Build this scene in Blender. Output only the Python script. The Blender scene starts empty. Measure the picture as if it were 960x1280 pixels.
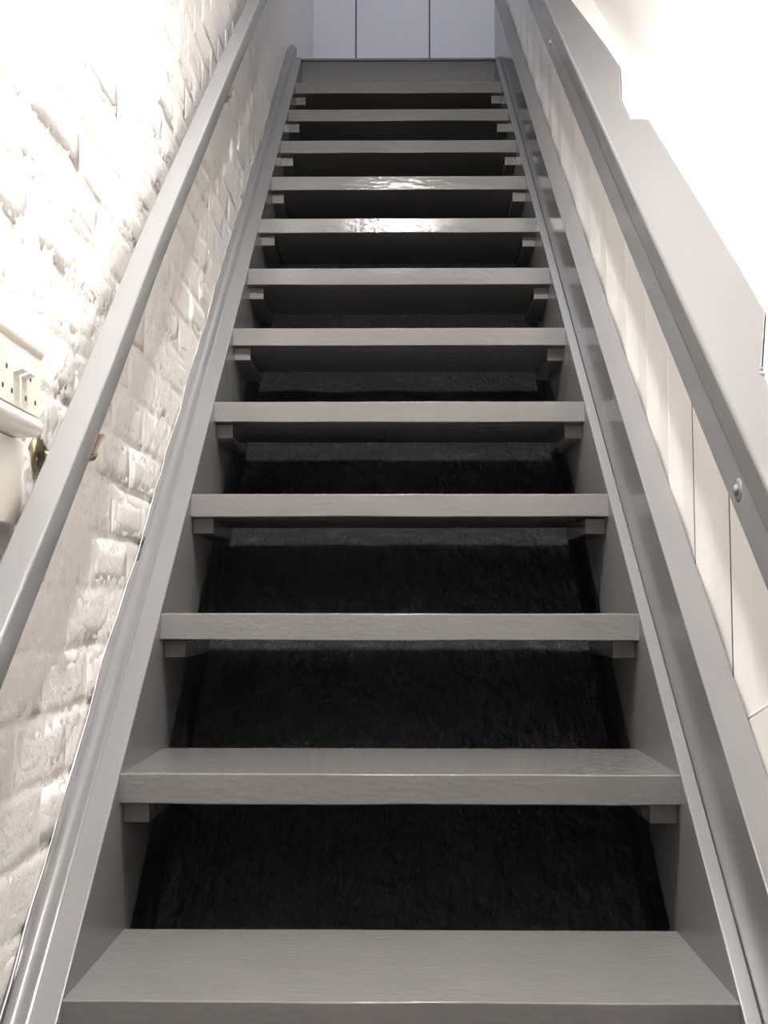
import bpy, bmesh, math, random
from mathutils import Vector, Matrix, noise
random.seed(7)
S = bpy.context.scene
C = S.collection

# ------------------------------------------------------------------ camera
EYE = 1.368                                   # eye height above the floor
F_PX, PITCH, ROLL, YAW, CAMX = 1466.7, 0.0831, 0.0008, -0.0116, -0.0029
cp, sp, cy, sy = math.cos(PITCH), math.sin(PITCH), math.cos(YAW), math.sin(YAW)
FW = Vector((sy*cp, cy*cp, sp)); R0 = Vector((cy, -sy, 0)); U0 = R0.cross(FW)
RT = R0*math.cos(ROLL) + U0*math.sin(ROLL); UP = U0*math.cos(ROLL) - R0*math.sin(ROLL)
cd = bpy.data.cameras.new('camera'); cam = bpy.data.objects.new('camera', cd); C.objects.link(cam)
cam.matrix_world = Matrix(((RT.x, UP.x, -FW.x, CAMX), (RT.y, UP.y, -FW.y, 0), (RT.z, UP.z, -FW.z, EYE), (0, 0, 0, 1)))
cd.sensor_fit = 'HORIZONTAL'; cd.sensor_width = 36; cd.lens = F_PX/960*36; cd.clip_start = 0.02
S.camera = cam
# ------------------------------------------------------------------ world, colour, light levels
w = bpy.data.worlds.new('world'); S.world = w; w.use_nodes = True
w.node_tree.nodes['Background'].inputs[0].default_value = (0.8, 0.85, 1, 1)
w.node_tree.nodes['Background'].inputs[1].default_value = 0.03
S.view_settings.view_transform = 'Standard'; S.view_settings.look = 'None'
S.view_settings.gamma = 1; S.view_settings.use_curve_mapping = False
S.view_settings.exposure = 0.0
LAMP_POS = (0.0, 1.02, EYE + 1.93)            # ceiling lamp over the foot of the stair
LAMP_EMIT = 2750.0
ROOM_FILL_W = 0.5                            # unseen fill light added behind the camera for room bounce
LANDING_W = 18.0                               # cool daylight reaching the upper landing

def area(name, loc, target, size, power, col):
    l = bpy.data.lights.new(name, 'AREA'); l.shape = 'RECTANGLE'; l.size, l.size_y = size
    l.energy = power; l.color = col
    o = bpy.data.objects.new(name, l); C.objects.link(o); o.location = loc
    o.rotation_euler = (Vector(target) - Vector(loc)).to_track_quat('-Z', 'Y').to_euler()
    return o
area('room_fill', (0, -0.75, EYE + 1.90), (0, -0.6, 0), (0.7, 0.5), ROOM_FILL_W, (1, 0.93, 0.86))
area('landing_daylight', (0.05, 4.3, EYE + 4.4), (0.05, 5.3, EYE + 2.4), (0.8, 0.9), LANDING_W, (0.80, 0.86, 1))

# ------------------------------------------------------------------ stair geometry
D1, Z1, RUN, RISE, DEP, THK = 1.4248, EYE - 0.4604, 0.2699, 0.2271, 0.3141, 0.0437
LS = math.hypot(RUN, RISE); cs, sn = RUN/LS, RISE/LS
def P(x, s, n):                                # x across, s along the slope, n off the nosing plane
    return Vector((x, D1 + cs*s - sn*n, Z1 + sn*s + cs*n))
def s_at_z(z, n): return (z - Z1 - cs*n)/sn

# ------------------------------------------------------------------ materials
def mat(name, base, rough=0.5, spec=0.5, bumps=(), var=0.0, var_scale=4.0, metal=0.0, stretch=None, coat=0.0, rvar=0.0):
    m = bpy.data.materials.new(name); m.use_nodes = True
    nt = m.node_tree; b = nt.nodes['Principled BSDF']
    b.inputs['Base Color'].default_value = (*base, 1); b.inputs['Roughness'].default_value = rough
    b.inputs['Metallic'].default_value = metal; b.inputs['Specular IOR Level'].default_value = spec
    b.inputs['Coat Weight'].default_value = coat; b.inputs['Coat Roughness'].default_value = 0.12
    geo = nt.nodes.new('ShaderNodeNewGeometry')
    mp = nt.nodes.new('ShaderNodeMapping'); nt.links.new(geo.outputs['Position'], mp.inputs[0])
    if stretch: mp.inputs['Scale'].default_value = stretch
    if var:
        n = nt.nodes.new('ShaderNodeTexNoise'); n.inputs['Scale'].default_value = var_scale; n.inputs['Detail'].default_value = 6
        nt.links.new(mp.outputs[0], n.inputs[0])
        mx = nt.nodes.new('ShaderNodeMix'); mx.data_type = 'RGBA'
        mx.inputs[6].default_value = (*[c*(1-var) for c in base], 1); mx.inputs[7].default_value = (*[min(1, c*(1+var)) for c in base], 1)
        nt.links.new(n.outputs[0], mx.inputs[0]); nt.links.new(mx.outputs[2], b.inputs['Base Color'])
        if rvar:
            mr = nt.nodes.new('ShaderNodeMapRange'); mr.inputs[3].default_value = rough-rvar; mr.inputs[4].default_value = rough+rvar
            nt.links.new(n.outputs[0], mr.inputs[0]); nt.links.new(mr.outputs[0], b.inputs['Roughness'])
    prev = None
    for kind, sc, st, dist in bumps:
        if kind == 'v':
            t = nt.nodes.new('ShaderNodeTexVoronoi'); t.inputs['Scale'].default_value = sc; out = t.outputs['Distance']
        else:
            t = nt.nodes.new('ShaderNodeTexNoise'); t.inputs['Scale'].default_value = sc; t.inputs['Detail'].default_value = 5
            out = t.outputs[0]
        nt.links.new(mp.outputs[0], t.inputs[0])
        if kind == 'p':                        # pits in patches
            r = nt.nodes.new('ShaderNodeValToRGB'); r.color_ramp.elements[0].position = 0.36; r.color_ramp.elements[1].position = 0.47
            nt.links.new(out, r.inputs[0]); out = r.outputs[0]
        bp = nt.nodes.new('ShaderNodeBump'); bp.inputs['Strength'].default_value = st; bp.inputs['Distance'].default_value = dist
        nt.links.new(out, bp.inputs['Height'])
        if prev: nt.links.new(prev, bp.inputs['Normal'])
        prev = bp.outputs[0]
    if prev: nt.links.new(prev, b.inputs['Normal'])
    return m
GREY = (0.172, 0.173, 0.176)
m_tread = mat('grey_gloss_tread', (0.170, 0.167, 0.165), 0.09, 0.28, [('n', 5, 0.10, 0.0015), ('n', 34, 0.90, 0.0009)], 0.07, 5, stretch=(1.4, 3, 3), rvar=0.02)
m_grey = mat('grey_gloss_paint', GREY, 0.25, 0.5, [('n', 9, 0.15, 0.001), ('n', 90, 0.1, 0.0003)], 0.05, 3, rvar=0.05)
m_skirt = mat('grey_gloss_skirt', GREY, 0.19, 0.5, [('n', 6, 0.15, 0.0012)], 0.04, 3)
m_mould = mat('grey_gloss_moulding', GREY, 0.22, 0.5, [('n', 12, 0.3, 0.0015), ('n', 60, 0.2, 0.0004)], 0.04, 3)
m_cap = mat('grey_gloss_capping', (0.150, 0.151, 0.153), 0.27, 0.5, [('n', 7, 0.2, 0.0015)], 0.03, 3)
m_rail = mat('grey_gloss_rail', (0.205, 0.208, 0.213), 0.27, 0.5, [('n', 7, 0.2, 0.0015)], 0.03, 3)
m_white = mat('white_masonry_paint', (0.80, 0.775, 0.75), 0.45, 0.4,
              [('n', 7, 0.25, 0.010), ('n', 38, 0.40, 0.004), ('p', 60, 0.35, 0.002), ('n', 190, 0.35, 0.001)], 0.05, 5)
m_plaster = mat('white_plaster', (0.82, 0.80, 0.78), 0.5, 0.4, [('n', 5, 0.3, 0.006), ('n', 60, 0.15, 0.001)], 0.03, 4)
m_plank = mat('white_board_paint', (0.88, 0.865, 0.85), 0.4, 0.4, [('n', 10, 0.2, 0.002)], 0.03, 4, stretch=(3, 3, 0.5))
m_panel = mat('pale_lilac_panel', (0.74, 0.72, 0.75), 0.5, 0.4, [('n', 5, 0.05, 0.001)], 0.02, 3)
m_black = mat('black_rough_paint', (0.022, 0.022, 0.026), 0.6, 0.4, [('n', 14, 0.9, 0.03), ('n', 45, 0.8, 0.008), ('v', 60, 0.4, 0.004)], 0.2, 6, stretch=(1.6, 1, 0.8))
m_plastic = mat('white_plastic', (0.84, 0.80, 0.74), 0.3, 0.5, [('n', 6, 0.1, 0.001)], 0.02, 3)
m_toggle = mat('clean_white_plastic', (0.88, 0.88, 0.86), 0.25)
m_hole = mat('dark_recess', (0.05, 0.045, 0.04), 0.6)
m_brass = mat('aged_brass', (0.36, 0.29, 0.20), 0.32, 0.5, [('n', 60, 0.2, 0.0006)], 0.2, 30, metal=1)
m_steel = mat('painted_steel_bolt', (0.30, 0.30, 0.30), 0.22, 0.6, metal=0.3)
m_floor = mat('grey_floor_paint', (0.27, 0.27, 0.28), 0.5, 0.4, [('n', 20, 0.2, 0.002)], 0.1, 4)
m_ceil = mat('white_ceiling_paint', (0.80, 0.79, 0.77), 0.6, 0.3, [('n', 30, 0.1, 0.001)], 0.02, 3)
m_lamp = bpy.data.materials.new('lamp_glow'); m_lamp.use_nodes = True
bb = m_lamp.node_tree.nodes['Principled BSDF']; bb.inputs['Emission Color'].default_value = (1, 0.955, 0.91, 1)
bb.inputs['Emission Strength'].default_value = LAMP_EMIT

# ------------------------------------------------------------------ helpers
def empty(name, loc, label=None, cat=None, group=None, parent=None):
    o = bpy.data.objects.new(name, None); C.objects.link(o); o.location = loc; o.empty_display_size = 0.1
    if label: o['label'] = label
    if cat: o['category'] = cat
    if group: o['group'] = group
    if parent: put(o, parent)
    return o
def put(o, parent):
    o.parent = parent
    loc = Vector((0, 0, 0)); p = parent
    while p: loc += p.location; p = p.parent   # parents are only ever translated
    o.location = o.location - loc
def tag(o, label=None, cat=None, group=None, kind=None):
    for k, v in (('label', label), ('category', cat), ('group', group), ('kind', kind)):
        if v: o[k] = v
    return o
def link(name, me, m, parent=None, smooth=False, bevel=0, seg=2, angle=35):
    me.materials.append(m)
    if smooth:
        for p in me.polygons: p.use_smooth = True
    o = bpy.data.objects.new(name, me); C.objects.link(o)
    if parent: put(o, parent)
    if bevel:
        b = o.modifiers.new('bevel', 'BEVEL'); b.width = bevel; b.segments = seg; b.limit_method = 'ANGLE'
        b.angle_limit = math.radians(angle); b.harden_normals = False
        for p in me.polygons: p.use_smooth = True
        wn = o.modifiers.new('normals', 'WEIGHTED_NORMAL'); wn.keep_sharp = False
    return o
def mesh(verts, faces, name='mesh'):
    me = bpy.data.meshes.new(name); me.from_pydata([tuple(v) for v in verts], [], faces)
    bm = bmesh.new(); bm.from_mesh(me); bmesh.ops.recalc_face_normals(bm, faces=bm.faces); bm.to_mesh(me); bm.free()
    return me
def box_mesh(x0, x1, y0, y1, z0, z1):
    v = [(x, y, z) for x in (x0, x1) for y in (y0, y1) for z in (z0, z1)]
    return mesh(v, [(0, 1, 3, 2), (4, 6, 7, 5), (0, 4, 5, 1), (2, 3, 7, 6), (0, 2, 6, 4), (1, 5, 7, 3)])
def prism(ring_a, ring_b):
    n = len(ring_a); v = list(ring_a) + list(ring_b)
    f = [tuple(range(n))[::-1], tuple(range(n, 2*n))] + [(i, (i+1) % n, n+(i+1) % n, n+i) for i in range(n)]
    return mesh(v, f)
def loft(rings, closed=True, caps=True):
    n = len(rings[0]); v = [p for r in rings for p in r]; f = []
    for k in range(len(rings)-1):
        for i in range(n if closed else n-1):
            j = (i+1) % n; f.append((k*n+i, k*n+j, (k+1)*n+j, (k+1)*n+i))
    if caps: f += [tuple(range(n))[::-1], tuple((len(rings)-1)*n+i for i in range(n))]
    return mesh(v, f)
def lathe(prof, centre, axis, seg=32, mx=1.0):           # prof: (distance along axis, radius)
    a = Vector(axis).normalized(); t = a.orthogonal().normalized(); u = a.cross(t)
    rings = [[Vector(centre) + a*d + (t*math.cos(2*math.pi*i/seg) + u*math.sin(2*math.pi*i/seg))*max(r, 1e-5) for i in range(seg)] for d, r in prof]
    return loft(rings)
def tube(pts, rad, seg=12):
    rings = []
    pts = [Vector(p) for p in pts]; up = Vector((0.13, 0.9, 0.3)).normalized()
    for k, p in enumerate(pts):
        t = (pts[min(k+1, len(pts)-1)] - pts[max(k-1, 0)]).normalized()
        a = t.cross(up).normalized(); b = t.cross(a); r = rad[k] if isinstance(rad, (list, tuple)) else rad
        rings.append([p + (a*math.cos(2*math.pi*i/seg) + b*math.sin(2*math.pi*i/seg))*r for i in range(seg)])
    return loft(rings)
def fbm(x, y, z, oct_=4):
    return noise.fractal(Vector((x, y, z)), 1.0, 2.0, oct_)

# ------------------------------------------------------------------ setting
XW_L, XW_R, Y_B, Y_F = -0.470, 0.562, 6.29, -3.4
Z_LAND = Z1 + 12*RISE; Y_LAND = D1 + 12*RUN
Z_CEIL = EYE + 1.99; Z_TOP = EYE + 4.5
tag(link('floor', box_mesh(XW_L-0.1, XW_R+0.1, Y_F, Y_LAND, -0.1, 0), m_floor), kind='structure')
tag(link('ceiling', box_mesh(XW_L-0.1, XW_R+0.1, Y_F, 1.45, Z_CEIL, Z_CEIL+0.25), m_ceil), kind='structure')
tag(link('ceiling_upper', box_mesh(XW_L-0.1, XW_R+0.1, 1.45, Y_B+0.1, Z_TOP, Z_TOP+0.1), m_ceil), kind='structure')
tag(link('wall_front', box_mesh(XW_L-0.1, XW_R+0.1, Y_F-0.1, Y_F, 0, Z_CEIL), m_panel), kind='structure')
tag(link('wall_front_upper', box_mesh(XW_L-0.1, XW_R+0.1, 1.35, 1.45, Z_CEIL+0.25, Z_TOP), m_ceil), kind='structure')
tag(link('floor_landing', box_mesh(XW_L-0.1, XW_R+0.1, Y_LAND+0.03, Y_B, Z_LAND-0.2, Z_LAND-0.012), m_floor), kind='structure')

# right wall (plaster) with its ledge and the white boards
wr = tag(link('wall_right', box_mesh(XW_R, XW_R+0.1, Y_F, Y_B, 0, Z_TOP), m_plaster), kind='structure')
CAPN = 0.52
cap_out = [(-0.9, 0.482), (0.574, 0.482), (0.60, 0.4835), (0.775, 0.533), (0.95, 0.5335), (1.686, 0.5234), (1.690, 0.487), (1.848, 0.490),
           (2.10, 0.527), (2.30, 0.522), (2.8, 0.4985), (3.4, 0.500), (4.5, 0.500)]
ledge = [P(x+0.0024, s, 0.28) for s, x in cap_out] + [P(XW_R+0.02, 4.5, 0.28), P(XW_R+0.02, -0.9, 0.28)]
ledge2 = [P(x+0.0024, s, CAPN-0.008) for s, x in cap_out] + [P(XW_R+0.02, 4.5, CAPN-0.008), P(XW_R+0.02, -0.9, CAPN-0.008)]
tag(link('plaster_ledge', prism(ledge, ledge2), m_plaster, wr), label='white plaster ledge following the notched edge of the capping')
seams = [0.92, 1.11, 1.295, 1.4814, 1.661, 1.857, 2.02, 2.186, 2.372, 2.587, 2.788, 3.016, 3.276, 3.47, 3.67, 3.87, 4.07, 4.27, 4.47, 4.67, 4.87]
def zline(y, n): return Z1 + (y - D1)*sn/cs + n/cs
for a, b in zip(seams[:-1], seams[1:]):
    wd = b - a; g = 0.0028; r2 = random.uniform(-0.0005, 0.0005)
    cuts = [(a+g, 0.485), (a+g, 0.4685), (a+g+0.003, 0.4676), (a+0.10*wd, 0.4685), (a+0.28*wd, 0.4705+r2), (a+0.50*wd, 0.4720+r2), (a+0.56*wd, 0.4719+r2), (a+0.66*wd, 0.4703), (b-g-0.002, 0.4664), (b-g, 0.4675), (b-g, 0.485)]
    def zb(y):
        lo = zline(y, -0.20)
        return max(lo, EYE-0.1404-0.29*(y-1.583)) if b < 1.75 else lo
    lo = [Vector((x, y, zb(y))) for y, x in cuts]; hi = [Vector((x, y, zline(y, 0.46))) for y, x in cuts]
    link('plank', prism(lo, hi), m_plank, wr, bevel=0.0012, seg=1, angle=50)
for y in (1.661, 1.857):  # dark filler strips imitate the shade in the two nearest seams
    tag(link('joint', box_mesh(0.4672, 0.480, y-0.0030, y+0.0042, zline(y, 0.05), zline(y, 0.45)), m_hole, wr), label='dark strip standing in for the shade in a joint between two white boards')
# plaster plinth beyond the foot of the boards
pl = [Vector((0.4672, 0.6, 0)), Vector((0.4672, 1.8, 0)), Vector((0.4672, 1.8, EYE-0.20)), Vector((0.4672, 1.583, EYE-0.1404)), Vector((0.4672, 1.4863, EYE-0.112)), Vector((0.4672, 0.6, EYE+0.14))]
tag(link('plaster_plinth', prism(pl, [Vector((XW_R+0.01, p.y, p.z)) for p in pl]), m_plaster, wr, bevel=0.004), label='rough white plaster below the slanted foot of the boards')
# thick line of caulk and paint at the foot of the boards
pts = [Vector((0.4702 + 0.0004*fbm(k, 3, 1), 1.60 - 0.02*k, EYE-0.1404 - 0.29*(1.60-0.02*k-1.583) + 0.0015*fbm(k*0.7, 0, 2))) for k in range(24)]
tag(link('paint_bead', tube(pts, 0.0036, 8), m_plaster, wr, smooth=True), label='thick white paint line at the foot of the boards')

# back wall of flat panels
wb = tag(link('wall_back', box_mesh(XW_L-0.1, XW_R+0.1, Y_B+0.018, Y_B+0.12, 0, Z_TOP), m_hole), kind='structure')
px = [-0.4929-0.05, -0.4929+0.003, -0.2342, 0.1756, 0.5849, 0.66]
for a, b in zip(px[:-1], px[1:]):
    link('panel', box_mesh(a+0.0035, b-0.0035, Y_B, Y_B+0.016, Z_LAND, Z_TOP-0.02), m_panel, wb, bevel=0.002)

# left wall: thick painted skin that swallows the joints, and the bricks in it
YA, YB_, ZA, ZB = 1.15, 4.70, EYE-0.75, EYE+2.75
def low_x(y, z): return 0.0050*fbm(y*2.0, z*2.2, 3.1, 2)
PY, PZ = 0.232, 0.0865
def joint_d(y, z):                                   # distance to the nearest brick joint
    y += 0.006*fbm(y*8, z*8, 1, 2); z += 0.006*fbm(y*7, z*7, 12, 2)
    t = (z - EYE + 0.012)/PZ; row = round(t); dz = (0.5 - abs(t-row))*PZ
    u = (y - 1.10)/PY - 0.5*(row % 2); dy = (0.5 - abs(u-round(u)))*PY
    return min(dz, dy)
def skin_x(y, z):
    sm = max(0.0, min(1.0, (4.25-y)/0.6)); sm = 0.2 + 0.8*sm
    m = max(0.0, min(1.0, 0.62 + 1.3*fbm(y*3.1, z*3.4, 21, 2)))          # how open the joints are here
    g = max(0.0, 1 - joint_d(y, z)/0.0125); g = g*g*(3-2*g)
    near = max(0.0, 1 - joint_d(y, z)/0.032)
    patch = min(1.0, max(0.0, fbm(y*2.6+4, z*2.9, 1.3, 3)*3.0 + 0.15 + 0.35*near))
    r = patch*(0.0022*fbm(y*70, z*75, 2.2, 3) + 0.0014*fbm(y*27, z*31, 5.2, 2))
    return XW_L - 0.0020 + low_x(y, z)*sm + (0.0007*fbm(y*9, z*10, 7.7, 3) - 0.0042*m*g + r)*sm + (1-sm)*0.002
step = 0.0062; ny = int((YB_-YA)/step); nz = int((ZB-ZA)/step)
vs, fs, idx = [], [], {}
for j in range(nz+1):
    z = ZA + j*step
    for i in range(ny+1):
        y = YA + i*step
        if z < zline(y, -0.20) or z > EYE + 0.30 + 0.72*max(y-0.7, 0.0) + 0.05: continue
        idx[i, j] = len(vs); vs.append((skin_x(y, z), y, z))
for (i, j), k in idx.items():
    if (i+1, j) in idx and (i, j+1) in idx and (i+1, j+1) in idx:
        fs.append((k, idx[i+1, j], idx[i+1, j+1], idx[i, j+1]))
wl = tag(link('wall_left', box_mesh(XW_L-0.15, XW_L-0.010, Y_F, Y_B+0.05, 0, Z_TOP), m_white), kind='structure')
sk = bpy.data.meshes.new('skin'); sk.from_pydata(vs, [], fs)
tag(link('paint_skin', sk, m_white, wl, smooth=True), label='lumpy white masonry paint over the brick joints', kind='structure')
# plain painted parts of the same wall outside the lumpy stretch
def flat_part(pts):
    a = [Vector((XW_L-0.012, y, z)) for y, z in pts]; b = [Vector((XW_L-0.002, y, z)) for y, z in pts]
    return prism(a, b)
link('plaster', flat_part([(Y_F, 0), (YA, 0), (YA, Z_CEIL), (Y_F, Z_CEIL)]), m_white, wl)
link('plaster', flat_part([(YB_-0.01, zline(YB_, -0.2)), (Y_B+0.02, Z_LAND-0.1), (Y_B+0.02, Z_TOP), (YB_-0.01, Z_TOP)]), m_plaster, wl)
link('plaster', flat_part([(YA, EYE+0.60), (YB_, EYE+3.15), (YB_, Z_TOP), (YA, Z_TOP)]), m_white, wl)
# bricks
variants = []
for k in range(14):
    rr = random.Random(100+k); nu, nv = 6, 3; W_, H_ = PY-0.016, PZ-0.017; v = []; f = []
    for b in range(nv+1):
        for a in range(nu+1):
            u, t = a/nu, b/nv; ed = (a in (0, nu)) or (b in (0, nv))
            v.append(((0.0004 if not ed else -0.0018) + rr.uniform(-0.0005, 0.0005),
                      (u-0.5)*W_ + rr.uniform(-1, 1)*(0.0035 if ed else 0.008), (t-0.5)*H_ + rr.uniform(-1, 1)*0.0025))
    n0 = len(v)
    for b in range(nv):
        for a in range(nu):
            q = b*(nu+1)+a; f.append((q, q+1, q+nu+2, q+nu+1))
    rim = [a for a in range(nu+1)] + [(b+1)*(nu+1)-1 for b in range(1, nv+1)] + [nv*(nu+1)+a for a in range(nu-1, -1, -1)] + [b*(nu+1) for b in range(nv-1, 0, -1)]
    for r_ in rim: v.append((-0.009, v[r_][1]*1.01, v[r_][2]*1.03))
    for i in range(len(rim)):
        j = (i+1) % len(rim); f.append((rim[i], n0+i, n0+j, rim[j]))
    me = mesh(v, f, 'brick'); me.materials.append(m_white)
    for p in me.polygons: p.use_smooth = True
    variants.append(me)
nb = 0
for row in range(-12, 40):
    z = EYE - 0.012 + row*PZ
    for col in range(0, 20):
        y = 1.10 + (col + 0.5*(row % 2))*PY + random.uniform(-0.006, 0.006)
        if not (YA < y-0.1 and y+0.1 < 4.25): continue
        if z < zline(y, -0.05) or z > EYE + 0.12 + 0.60*(y-0.5): continue
        o = bpy.data.objects.new('brick', random.choice(variants)); C.objects.link(o)
        o.location = (XW_L - 0.0019 + random.uniform(-0.0006, 0.0010) + low_x(y, z), y, z + random.uniform(-0.002, 0.002))
        o.rotation_euler = (random.uniform(-0.012, 0.012), (low_x(y, z+0.03)-low_x(y, z-0.03))/0.06 + random.uniform(-0.012, 0.012),
                            -(low_x(y+0.08, z)-low_x(y-0.08, z))/0.16 + random.uniform(-0.004, 0.004))
        put(o, wl); nb += 1
print('bricks', nb)

# black painted lining of the space under the stair
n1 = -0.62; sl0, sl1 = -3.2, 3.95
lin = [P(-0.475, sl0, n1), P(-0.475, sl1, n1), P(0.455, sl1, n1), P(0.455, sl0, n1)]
def wavy_sheet(c00, c10, c11, c01, nu, nv, amp):
    c00, c10, c11, c01 = map(Vector, (c00, c10, c11, c01)); nrm = (c10-c00).cross(c01-c00).normalized()
    v = []
    for j in range(nv+1):
        for i in range(nu+1):
            a, b = i/nu, j/nv; p = c00*(1-a)*(1-b) + c10*a*(1-b) + c11*a*b + c01*(1-a)*b
            v.append(p + nrm*amp*fbm(p.x*9, p.y*9, p.z*9, 3))
    return mesh(v, [(j*(nu+1)+i, j*(nu+1)+i+1, (j+1)*(nu+1)+i+1, (j+1)*(nu+1)+i) for j in range(nv) for i in range(nu)])
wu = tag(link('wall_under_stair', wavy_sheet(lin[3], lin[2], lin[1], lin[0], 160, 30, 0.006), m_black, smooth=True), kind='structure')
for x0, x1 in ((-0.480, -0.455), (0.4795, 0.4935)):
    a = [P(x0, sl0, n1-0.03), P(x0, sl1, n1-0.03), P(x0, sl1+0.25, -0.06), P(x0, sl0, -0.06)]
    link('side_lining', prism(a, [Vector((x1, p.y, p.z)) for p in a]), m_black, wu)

# ------------------------------------------------------------------ staircase
st = empty('staircase', (0, D1-3*RUN, 0), 'steep grey painted open-riser staircase rising between two walls to a landing', 'staircase')
def stringer(x0, x1, n0, n1_, s_top, plumb=True):
    sf = lambda n: s_at_z(0.0, n)
    a = [P(0, sf(n1_), n1_), P(0, sf(n0), n0)]
    if plumb:
        y = D1 + cs*s_top
        up0 = (y - D1 + sn*n0)/cs; up1 = (y - D1 + sn*n1_)/cs
        a += [P(0, up0, n0), P(0, up1, n1_)]
    ra = [Vector((x0, p.y, p.z)) for p in a]; rb = [Vector((x1, p.y, p.z)) for p in a]
    return prism(ra, rb)
link('stringer', stringer(-0.433, -0.399, -0.236, 0.0, 4.255), m_grey, st, bevel=0.002)
link('stringer', stringer(0.399, 0.4195, -0.236, 0.0, 4.255), m_grey, st, bevel=0.002)
tag(link('skirt_board', stringer(0.4200, 0.4658, -0.20, 0.1345, 4.575), m_skirt, st, bevel=0.0022),
    'tall glossy board standing proud of the right stringer')
# bulging moulding between left stringer and wall, with its wavy painted edge
rings = []; bead = []
ns = 420
for k in range(ns+1):
    s = -1.55 + (4.43+1.55)*k/ns
    wv = 0.0050*fbm(s*2.1, 5.5, 0, 2) + 0.0030*fbm(s*9, 1.5, 0, 3); w2 = 0.0016*fbm(s*5, 9, 0, 2)
    hgt = 0.0045 + 0.0015*fbm(s*3, 2, 4, 2)
    prof = [(-0.4325, -0.030), (-0.4325, -0.0035), (-0.4350, -0.0050), (-0.4378, -0.0020), (-0.4420, hgt), (-0.4475, hgt+0.0042), (-0.4535, hgt+0.0045),
            (-0.4590+w2, hgt+0.0010), (-0.4635+w2, 0.0005), (-0.4665+wv, 0.0012+w2), (-0.4700+wv, -0.001), (-0.4760, -0.010), (-0.4760, -0.030)]
    if k % 2 == 0: bead.append(P(-0.4703+wv+0.0004*fbm(s*30, 0, 0), s, 0.0010))
    rings.append([P(x, s, n) for x, n in prof])
tag(link('moulding', loft(rings), m_mould, st, smooth=True), 'rounded grey moulding strip along the brick wall')
rad = [0.0007 + 0.0010*max(0, fbm(k*0.23, 8, 1, 2)) for k in range(len(bead))]
tag(link('paint_bead', tube(bead, rad, 6), m_plaster, wl, smooth=True), 'thin wavy bead of white paint along the moulding')
# treads with their cleats
for i in range(-3, 12):
    y0, z1_ = D1 + i*RUN, Z1 + i*RISE
    rr = random.Random(i+50)
    nseg = 24; v = []; f = []
    thk = THK*(1 + 0.03*rr.uniform(-1, 1))
    for k in range(nseg+1):
        x = -0.4 + 0.8*k/nseg
        e = 0.0008*fbm(x*5, i*3.3, 0, 3); e2 = 0.0014*fbm(x*4, i*3.3+9, 2, 3)
        v += [(x, y0+e*0.6, z1_-thk-e2), (x, y0+e*0.6, z1_+e), (x, y0+DEP+e2, z1_), (x, y0+DEP+e2, z1_-thk-e2*0.5)]
    for k in range(nseg):
        for q in range(4):
            f.append((4*k+q, 4*k+(q+1) % 4, 4*k+4+(q+1) % 4, 4*k+4+q))
    f += [(0, 1, 2, 3), (4*nseg+3, 4*nseg+2, 4*nseg+1, 4*nseg)]
    t = link('tread', mesh(v, f), m_tread, st, bevel=0.0022, seg=3, angle=50)
    if i == 11: t['label'] = 'highest tread, tight below the landing riser'
    for sd in (-1, 1):
        wcl = 0.038 + rr.uniform(-0.002, 0.002); fr = 0.020 + rr.uniform(0, 0.016)
        xo, xi = sd*0.3995, sd*(0.3995-wcl); zt, zb_ = z1_-thk-0.0003, z1_-thk-0.030
        ch = 0.012
        side = [(y0+fr, zt), (y0+fr+0.004, zb_), (y0+DEP-0.03, zb_), (y0+DEP-0.012, zt)]
        cl = prism([Vector((xo, y, z)) for y, z in side], [Vector((xi, y, z)) for y, z in side])
        link('cleat', cl, m_tread, t, bevel=0.002)
# landing riser board and its nosing
link('landing_riser', box_mesh(-0.3985, 0.3985, Y_LAND+0.006, Y_LAND+0.028, Z_LAND-RISE-0.0005, Z_LAND-0.0105), m_grey, st, bevel=0.0015)
link('landing_nosing', box_mesh(-0.43, 0.4190, Y_LAND-0.004, Y_LAND+0.09, Z_LAND-0.010, Z_LAND), m_grey, st, bevel=0.0025)

# ------------------------------------------------------------------ left handrail
hr = empty('handrail', P(-0.41, 0.5, 0.46), 'square-edged grey handrail on brass brackets along the brick wall', 'handrail')
A0, A1 = -0.9, 4.3
def rail_ring(s, xi, xo, nb_, nt_, r=0.005):
    pts = []
    for cx, cn, a0 in ((xi-r, nt_-r, 0), (xo+r, nt_-r, 90), (xo+r, nb_+r, 180), (xi-r, nb_+r, 270)):
        for q in range(5):
            a = math.radians(a0 + 90*q/4); pts.append(P(cx + r*math.cos(a), s, cn + r*math.sin(a)))
    return pts
rr_ = []
for k in range(60):
    s = A0 + (A1-A0)*k/59
    ks = [(-0.9, 0.428), (0.38, 0.4385), (0.65, 0.4435), (1.06, 0.4600), (2.16, 0.4690), (4.3, 0.4660)]
    for (s0, a0), (s1, a1) in zip(ks[:-1], ks[1:]):
        if s0 <= s <= s1 + 1e-6: nb_ = a0 + (a1-a0)*(s-s0)/(s1-s0)
    xi = -0.405 + 0.0005*fbm(s*2, 1, 1, 2)
    rr_.append(rail_ring(s, xi, xi-0.0375, nb_, nb_+0.0425, 0.0035))
link('rail', loft(rr_), m_rail, hr, smooth=True)
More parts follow.
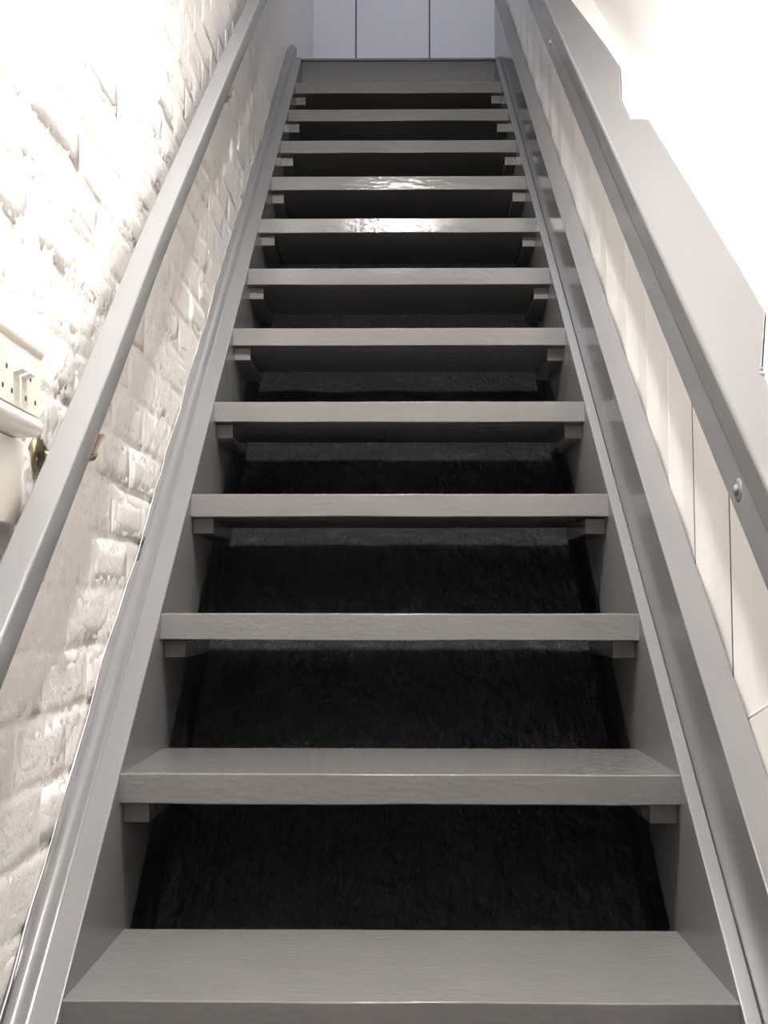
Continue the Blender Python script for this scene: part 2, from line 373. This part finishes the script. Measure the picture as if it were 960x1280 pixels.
def bracket(yc, zc, parent, m, label, s_r, nr=0.4405):
    base = Vector((XW_L-0.004, yc, zc))
    br = lathe([(0, 0.0238), (0.006, 0.0238), (0.0085, 0.022), (0.010, 0.018), (0.013, 0.012), (0.016, 0.009), (0.016, 0.0001)], base, (1, 0, 0), 36)
    o = link('bracket_rose', br, m, parent, smooth=True, ); tag(o, label)
    s0 = (yc - D1)*cs + (zc - Z1)*sn
    tip = P(-0.424, s_r, nr-0.003)
    p0 = base + Vector((0.012, 0, 0)); p1 = base + Vector((0.030, 0.001, -0.010)); p3 = tip
    pts = []
    for k in range(13):
        t = k/12; a, b_, c_, d = (1-t)**3, 3*t*(1-t)**2, 3*t*t*(1-t), t**3
        pts.append(p0*a + (p0+Vector((0.028, 0, -0.016)))*b_ + (p3+Vector((0.0, 0, -0.035)))*c_ + p3*d)
    link('bracket_arm', tube(pts, [0.0075-0.0015*k/12 for k in range(13)], 14), m, o, smooth=True)
    # saddle plate under the rail
    sp_ = [P(-0.4365, s_r-0.020, nr), P(-0.403, s_r-0.020, nr), P(-0.399, s_r+0.030, nr), P(-0.4365, s_r+0.030, nr)]
    sq = [p + (P(0, 0, -0.003)-P(0, 0, 0)) for p in sp_]
    link('saddle_plate', prism(sp_, sq), m, o, bevel=0.001)
    link('arm_knob', lathe([(0, 0.0085), (0.006, 0.0095), (0.011, 0.007), (0.014, 0.0001)], P(-0.411, s_r-0.012, nr-0.002), P(0, 0, -1)-P(0, 0, 0), 18), m, o, smooth=True)
    for k in range(3):
        a = math.radians(90 + 120*k); c0 = base + Vector((0.0078, 0.0185*math.cos(a), 0.0185*math.sin(a)))
        link('screw', lathe([(0, 0.0034), (0.0018, 0.003), (0.0024, 0.0001)], c0, (1, 0, 0), 12), m_steel, o, smooth=True)
bracket(1.503, EYE+0.2008, hr, m_brass, 'round brass wall rose with three screws', 0.530)
bracket(2.94, EYE+1.335, hr, m_brass, 'upper brass bracket, mostly hidden behind the rail', 2.09, 0.468)

# ------------------------------------------------------------------ right capping rail
cr_ = empty('capping_rail', P(0.45, 0.5, 0.46), 'wide grey capping board with a notched outer edge above the white boards', 'handrail')
top = [P(x, s, CAPN) for s, x in cap_out]; 
inner = [(4.5, 0.4165), (-0.9, 0.4165)]
ra = [P(x, s, CAPN) for s, x in cap_out] + [P(x, s, CAPN) for s, x in inner]
rb = [P(x, s, CAPN-0.046) for s, x in cap_out] + [P(x, s, CAPN-0.046) for s, x in inner]
link('capping_board', prism(ra, rb), m_cap, cr_, bevel=0.0065, seg=4, angle=60)
sb = [P(0.4195, -0.9, 0.4175), P(0.4195, 4.5, 0.4175), P(0.4195, 4.5, 0.4745), P(0.4195, -0.9, 0.4745)]
link('side_board', prism(sb, [Vector((0.4655, p.y, p.z)) for p in sb]), m_rail, cr_, bevel=0.003, seg=3)
def bolt(s, n, xf=0.4195):
    c0 = P(xf, s, n)
    o = link('bolt_washer', lathe([(-0.002, 0.0150), (0.0010, 0.0145), (0.0018, 0.0100), (0.0018, 0.0001)], c0, (-1, 0, 0), 28), m_rail, cr_, smooth=True)
    link('bolt_head', lathe([(0, 0.0072), (0.003, 0.0070), (0.0052, 0.0045), (0.006, 0.0001)], c0 + Vector((-0.0014, 0, 0)), (-1, 0, 0), 20), m_rail, o, smooth=True)
bolt(0.412, 0.4490); bolt(2.587, 0.4560)
rrn = random.Random(3)
for s, x, r_ in ((0.580, 0.481, 0.0050), (0.594, 0.4845, 0.003)):
    link('paint_lump', lathe([(-0.002, r_), (r_*0.35, r_*0.8), (r_*0.6, 0.0001)], P(x-0.003, s, CAPN), P(0, 0, 1)-P(0, 0, 0), 14), m_rail, cr_, smooth=True)

# ------------------------------------------------------------------ switch box and duct on the left wall
XB = -0.430
sb_ = empty('switch_box', (XW_L, 1.15, EYE+0.26), 'white plastic switch box with two toggles at the left edge', 'switch box')
prof = [(XW_L-0.008, 0.204)]
for q in range(9):
    a = math.radians(-90 + 170*q/8); prof.append((-0.440 + 0.0135*math.cos(a), 0.2165 + 0.0125*math.sin(a)))
for q in range(9):
    a = math.radians(-80 + 170*q/8); prof.append((-0.440 + 0.0135*math.cos(a), 0.3065 + 0.0135*math.sin(a)))
prof += [(XW_L-0.008, 0.320)]
link('body', prism([Vector((x, 0.86, EYE+z)) for x, z in prof], [Vector((x, 1.384, EYE+z)) for x, z in prof]), m_plastic, sb_, bevel=0.002, seg=2, angle=60)
link('front_cover', box_mesh(-0.432, XB+0.0008, 0.88, 1.3825, EYE+0.2265, EYE+0.297), m_plastic, sb_, bevel=0.0015)
for y, z in ((1.257, 0.265), (1.340, 0.266), (1.276, 0.241), (1.325, 0.241), (1.360, 0.242), (1.246, 0.242), (1.20, 0.241), (1.16, 0.265)):
    link('screw_hole', lathe([(0, 0.0033), (0.0006, 0.0030), (0.0006, 0.0001)], (XB+0.0006, y, EYE+z), (1, 0, 0), 16), m_hole, sb_)
for y in (1.289, 1.3165):
    v = [(XB, y-0.008, EYE+0.262), (XB, y-0.008, EYE+0.290), (XB+0.010, y-0.008, EYE+0.272), (XB+0.002, y-0.008, EYE+0.290)]
    a = [Vector((XB, y-0.009, EYE+0.262)), Vector((XB+0.0115, y-0.009, EYE+0.2665)), Vector((XB+0.0095, y-0.009, EYE+0.274)), Vector((XB+0.001, y-0.009, EYE+0.292)), Vector((XB, y-0.009, EYE+0.292))]
    link('toggle', prism(a, [p + Vector((0, 0.018, 0)) for p in a]), m_toggle, sb_, bevel=0.0008, seg=2)
dk = link('cable_duct', box_mesh(XW_L-0.006, XW_L+0.012, 1.30, 1.415, EYE+0.10, EYE+0.2035), m_plastic, bevel=0.002)
tag(dk, 'cream plastic cable duct directly below the white switch box', 'cable duct')

# ------------------------------------------------------------------ ceiling lamp
lp = empty('ceiling_lamp', (LAMP_POS[0], LAMP_POS[1], Z_CEIL), 'small round glass lamp on the lower ceiling above the camera', 'lamp')
link('lamp_base', lathe([(0, 0.085), (0.012, 0.085), (0.016, 0.075), (0.016, 0.0001)], (LAMP_POS[0], LAMP_POS[1], Z_CEIL), (0, 0, -1), 40), m_toggle, lp, smooth=False)
link('lamp_globe', lathe([(0.0, 0.045)] + [(0.055*math.sin(math.radians(a)), 0.05*math.cos(math.radians(a))) for a in range(0, 91, 10)], (LAMP_POS[0], LAMP_POS[1], Z_CEIL-0.017), (0, 0, -1), 40), m_lamp, lp, smooth=True)
